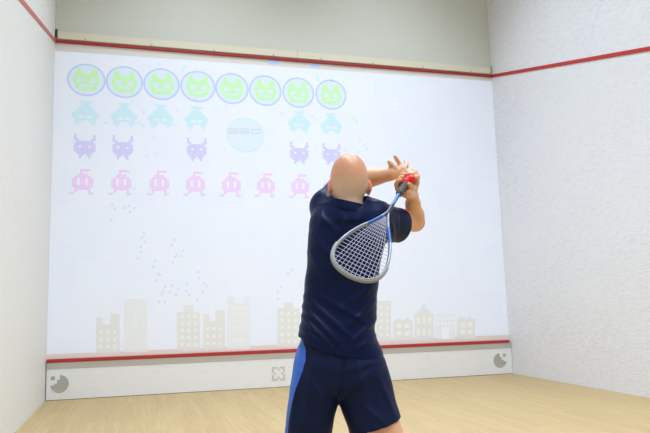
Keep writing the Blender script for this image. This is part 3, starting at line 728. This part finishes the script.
# ------------------------------------------------------------------ the racket
LEN = np.linalg.norm(tip-butt)
m_frame = mat('racket_silver', S((136, 140, 150)), .3, metal=.4); m_blue = mat('racket_blue', S((24, 100, 178)), .3)
m_dark = mat('racket_graphite', S((52, 56, 66)), .35, metal=.3); m_grip = mat('grip_grey', S((84, 80, 78)), .75); m_cap = mat('grip_red', S((226, 38, 40)), .5)
m_str = mat('string_lilac', S((176, 171, 194)), .4); m_tip = mat('bumper_pale', S((140, 140, 138)), .5)
rk = link('squash_racket', None, loc=w2(*butt[:2], butt[2])); rk.rotation_euler = (0, 0, -YAW)
tag(rk, 'silver and blue teardrop squash racket with red butt held behind the player', 'racket')
def Rl(t, x, nrm=0.0): return A*t+Xr*x+Nr*nrm
def sweep(name, pts, ra, rb, m, parent, closed=False, mats=None, seg=10, cap=True):
    # ra: half size in the racket plane, rb: half thickness along the normal; scalars or lists
    N = len(pts); pts = [np.array(p, float) for p in pts]; v = []; f = []
    for i in range(N):
        a = pts[(i-1) % N] if closed or i > 0 else pts[i]; c = pts[(i+1) % N] if closed or i < N-1 else pts[i]
        tg = c-a; tg /= np.linalg.norm(tg); sd = np.cross(Nr, tg); sd /= np.linalg.norm(sd)
        A_ = ra[i] if hasattr(ra, '__len__') else ra; B_ = rb[i] if hasattr(rb, '__len__') else rb
        for k in range(seg):
            q = 2*PI*k/seg; v.append(pts[i]+sd*A_*math.cos(q)+Nr*B_*math.sin(q))
    for i in range(N if closed else N-1):
        j = (i+1) % N
        for k in range(seg): f.append((i*seg+k, i*seg+(k+1) % seg, j*seg+(k+1) % seg, j*seg+k))
    if not closed: f += [tuple(range(seg))[::-1], tuple((N-1)*seg+k for k in range(seg))]
    o = mesh(name, v, f, m, parent, True)
    if mats:
        for x in mats[0]: o.data.materials.append(x)
        for p in o.data.polygons: p.material_index = mats[1](min(p.vertices)//seg)
    bm = bmesh.new(); bm.from_mesh(o.data); bmesh.ops.recalc_face_normals(bm, faces=bm.faces); bm.to_mesh(o.data); bm.free()
    return o
T0 = .285; TE = LEN-.006                  # throat and head end along the axis
HL = TE-T0; BW = .099
def hw(s):                                # half width of the teardrop at fraction s of its length
    s = min(max(s, 0), 1)
    pf = [(0, .045), (.08, .14), (.2, .34), (.35, .64), (.5, .85), (.62, .96), (.72, 1.0), (.8, .975), (.88, .86), (.94, .66), (.98, .38), (1, 0)]
    for (a, x), (c, y) in zip(pf, pf[1:]):
        if s <= c: return BW*(x+(y-x)*(s-a)/(c-a))
rawp = [(T0+HL*s, hw(s)) for s in np.concatenate([np.linspace(0, .8, 22), np.linspace(.83, .985, 11)])]
right = rawp + [(TE, .0)]; left = [(t, -x) for t, x in rawp[::-1]]
loop = np.array(right+left)
for _ in range(2):
    q = loop.copy(); q[1:-1] = (loop[:-2]+2*loop[1:-1]+loop[2:])/4; loop = q
NL = len(loop)
def fm(i):
    s = (loop[min(i, NL-1)][0]-T0)/HL
    if s > .62: return 2
    sd_ = loop[min(i, NL-1)][1]
    if (.18 < s < .36 and sd_ > 0) or (.1 < s < .3 and sd_ < 0): return 1
    return 0
sweep('frame', [Rl(t, x) for t, x in loop], .0062, .0098, m_frame, rk, False, ([m_blue, m_tip], fm), 12)
# pale bumper strip round the far end
sel = [(t, x) for t, x in loop if (t-T0)/HL > .66]
cen = np.array([T0+HL*.6, 0])
sweep('bumper', [Rl(*(np.array(p)+(np.array(p)-cen)/np.linalg.norm(np.array(p)-cen)*.006)) for p in sel], .0045, .0075, m_tip, rk)
ts = np.linspace(.125, T0+.012, 14)
sweep('shaft', [Rl(t, 0) for t in ts], list(np.interp(ts, [.125, .17, T0-.02, T0+.01], [.0085, .0072, .0080, .013])), list(np.interp(ts, [.185, T0], [.0105, .0095])), m_dark, rk, False, ([m_blue], lambda i: 1 if 1 <= i <= 6 else 0), 12)
tg = np.linspace(.030, .135, 60)
sweep('grip', [Rl(t, 0) for t in tg], [.0148+.0008*math.sin(i*1.1)-(.003 if t > .128 else 0) for i, t in enumerate(tg)], [.0163+.0008*math.sin(i*1.1)-(.003 if t > .128 else 0) for i, t in enumerate(tg)], m_grip, rk, False, None, 14)
f = Field(butt-.06, butt+.07, .0024)
f.cap(butt+A*.0, butt+A*.048, .0165, .0165, .01)
for x, y, r_ in ((405.2, 181.0, .0150), (411.8, 178.6, .0155)):
    f.ell(body(x, y, 2.510), (r_, r_, r_), .006)
V, F = f.mesh(); field_obj('butt_cap', V, F, m_cap, rk, butt, 1)
# strings: mains fanned from the throat, crosses square to the axis
def string_mesh():
    v = []; f = []
    def st(p, q, r=.00095):
        p, q = np.array(p), np.array(q); tdir = (q-p)/np.linalg.norm(q-p); sd = np.cross(Nr, tdir)
        k = len(v)
        for e in (p, q):
            for g in range(4):
                a = PI/2*g+PI/4; v.append(e+sd*r*math.cos(a)+Nr*r*math.sin(a))
        for g in range(4): f.append((k+g, k+(g+1) % 4, k+4+(g+1) % 4, k+4+g))
    def lim(t): return np.interp(t, [p[0] for p in right], [p[1] for p in right])
    NM = 13
    for i in range(NM):
        c = (i-(NM-1)/2)/((NM-1)/2)                     # -1..1
        x0 = c*.010; ts_ = T0+HL*.045
        x1 = c*BW*1.06; t1 = TE
        lastp = (ts_, x0)
        # straight line from throat, curving parallel; find where it meets the hoop
        P0 = np.array([ts_, x0]); Pm = np.array([T0+HL*.62, c*BW*.86]); P1 = np.array([TE+.01, c*BW*.93])
        out = [P0]
        for s in np.linspace(0, 1, 40)[1:]:
            p = P0+(Pm-P0)*s/.6 if s < .6 else Pm+(P1-Pm)*(s-.6)/.4
            if abs(p[1]) > lim(p[0]) or p[0] > TE: break
            out.append(p)
        for a_, b_ in ((0, len(out)//2), (len(out)//2, len(out)-1)):
            if b_ > a_: st(Rl(*out[a_]), Rl(*out[b_]))
    for t in np.arange(T0+HL*.16, TE-.008, .0195):
        x = lim(t); st(Rl(t, -x, .0006), Rl(t, x, .0006))
    return v, f
v, f = string_mesh()
so_ = mesh('string_bed', v, f, m_str, rk)

# ------------------------------------------------------------------ lights of the hall
def area(name, x, y, z, sx, sy, e, col=(1, 1, 1), rot=(0, 0, 0)):
    ld = bpy.data.lights.new(name, 'AREA'); ld.shape = 'RECTANGLE'; ld.size = sx; ld.size_y = sy; ld.energy = e; ld.color = col
    o = bpy.data.objects.new(name, ld); COL.objects.link(o); o.location = (x, y, z); o.rotation_euler = rot; return o
for y, e in ((-1.9, 55), (-4.4, 48), (-6.9, 48), (-9.0, 46)):
    for x in (-1.3, 1.3):
        area('ceiling_lamp', x, y, CEIL-.06, 1.2, 1.6, e, (.75, .85, 1.0)).data.spread = math.radians(105)
wd = bpy.data.worlds.new('world'); SC.world = wd; wd.use_nodes = True
wd.node_tree.nodes['Background'].inputs[0].default_value = (1, 1, 1, 1); wd.node_tree.nodes['Background'].inputs[1].default_value = .3
SC.view_settings.view_transform = 'Standard'; SC.view_settings.look = 'None'; SC.view_settings.gamma = 1; SC.view_settings.use_curve_mapping = False
SC.view_settings.exposure = 0.17
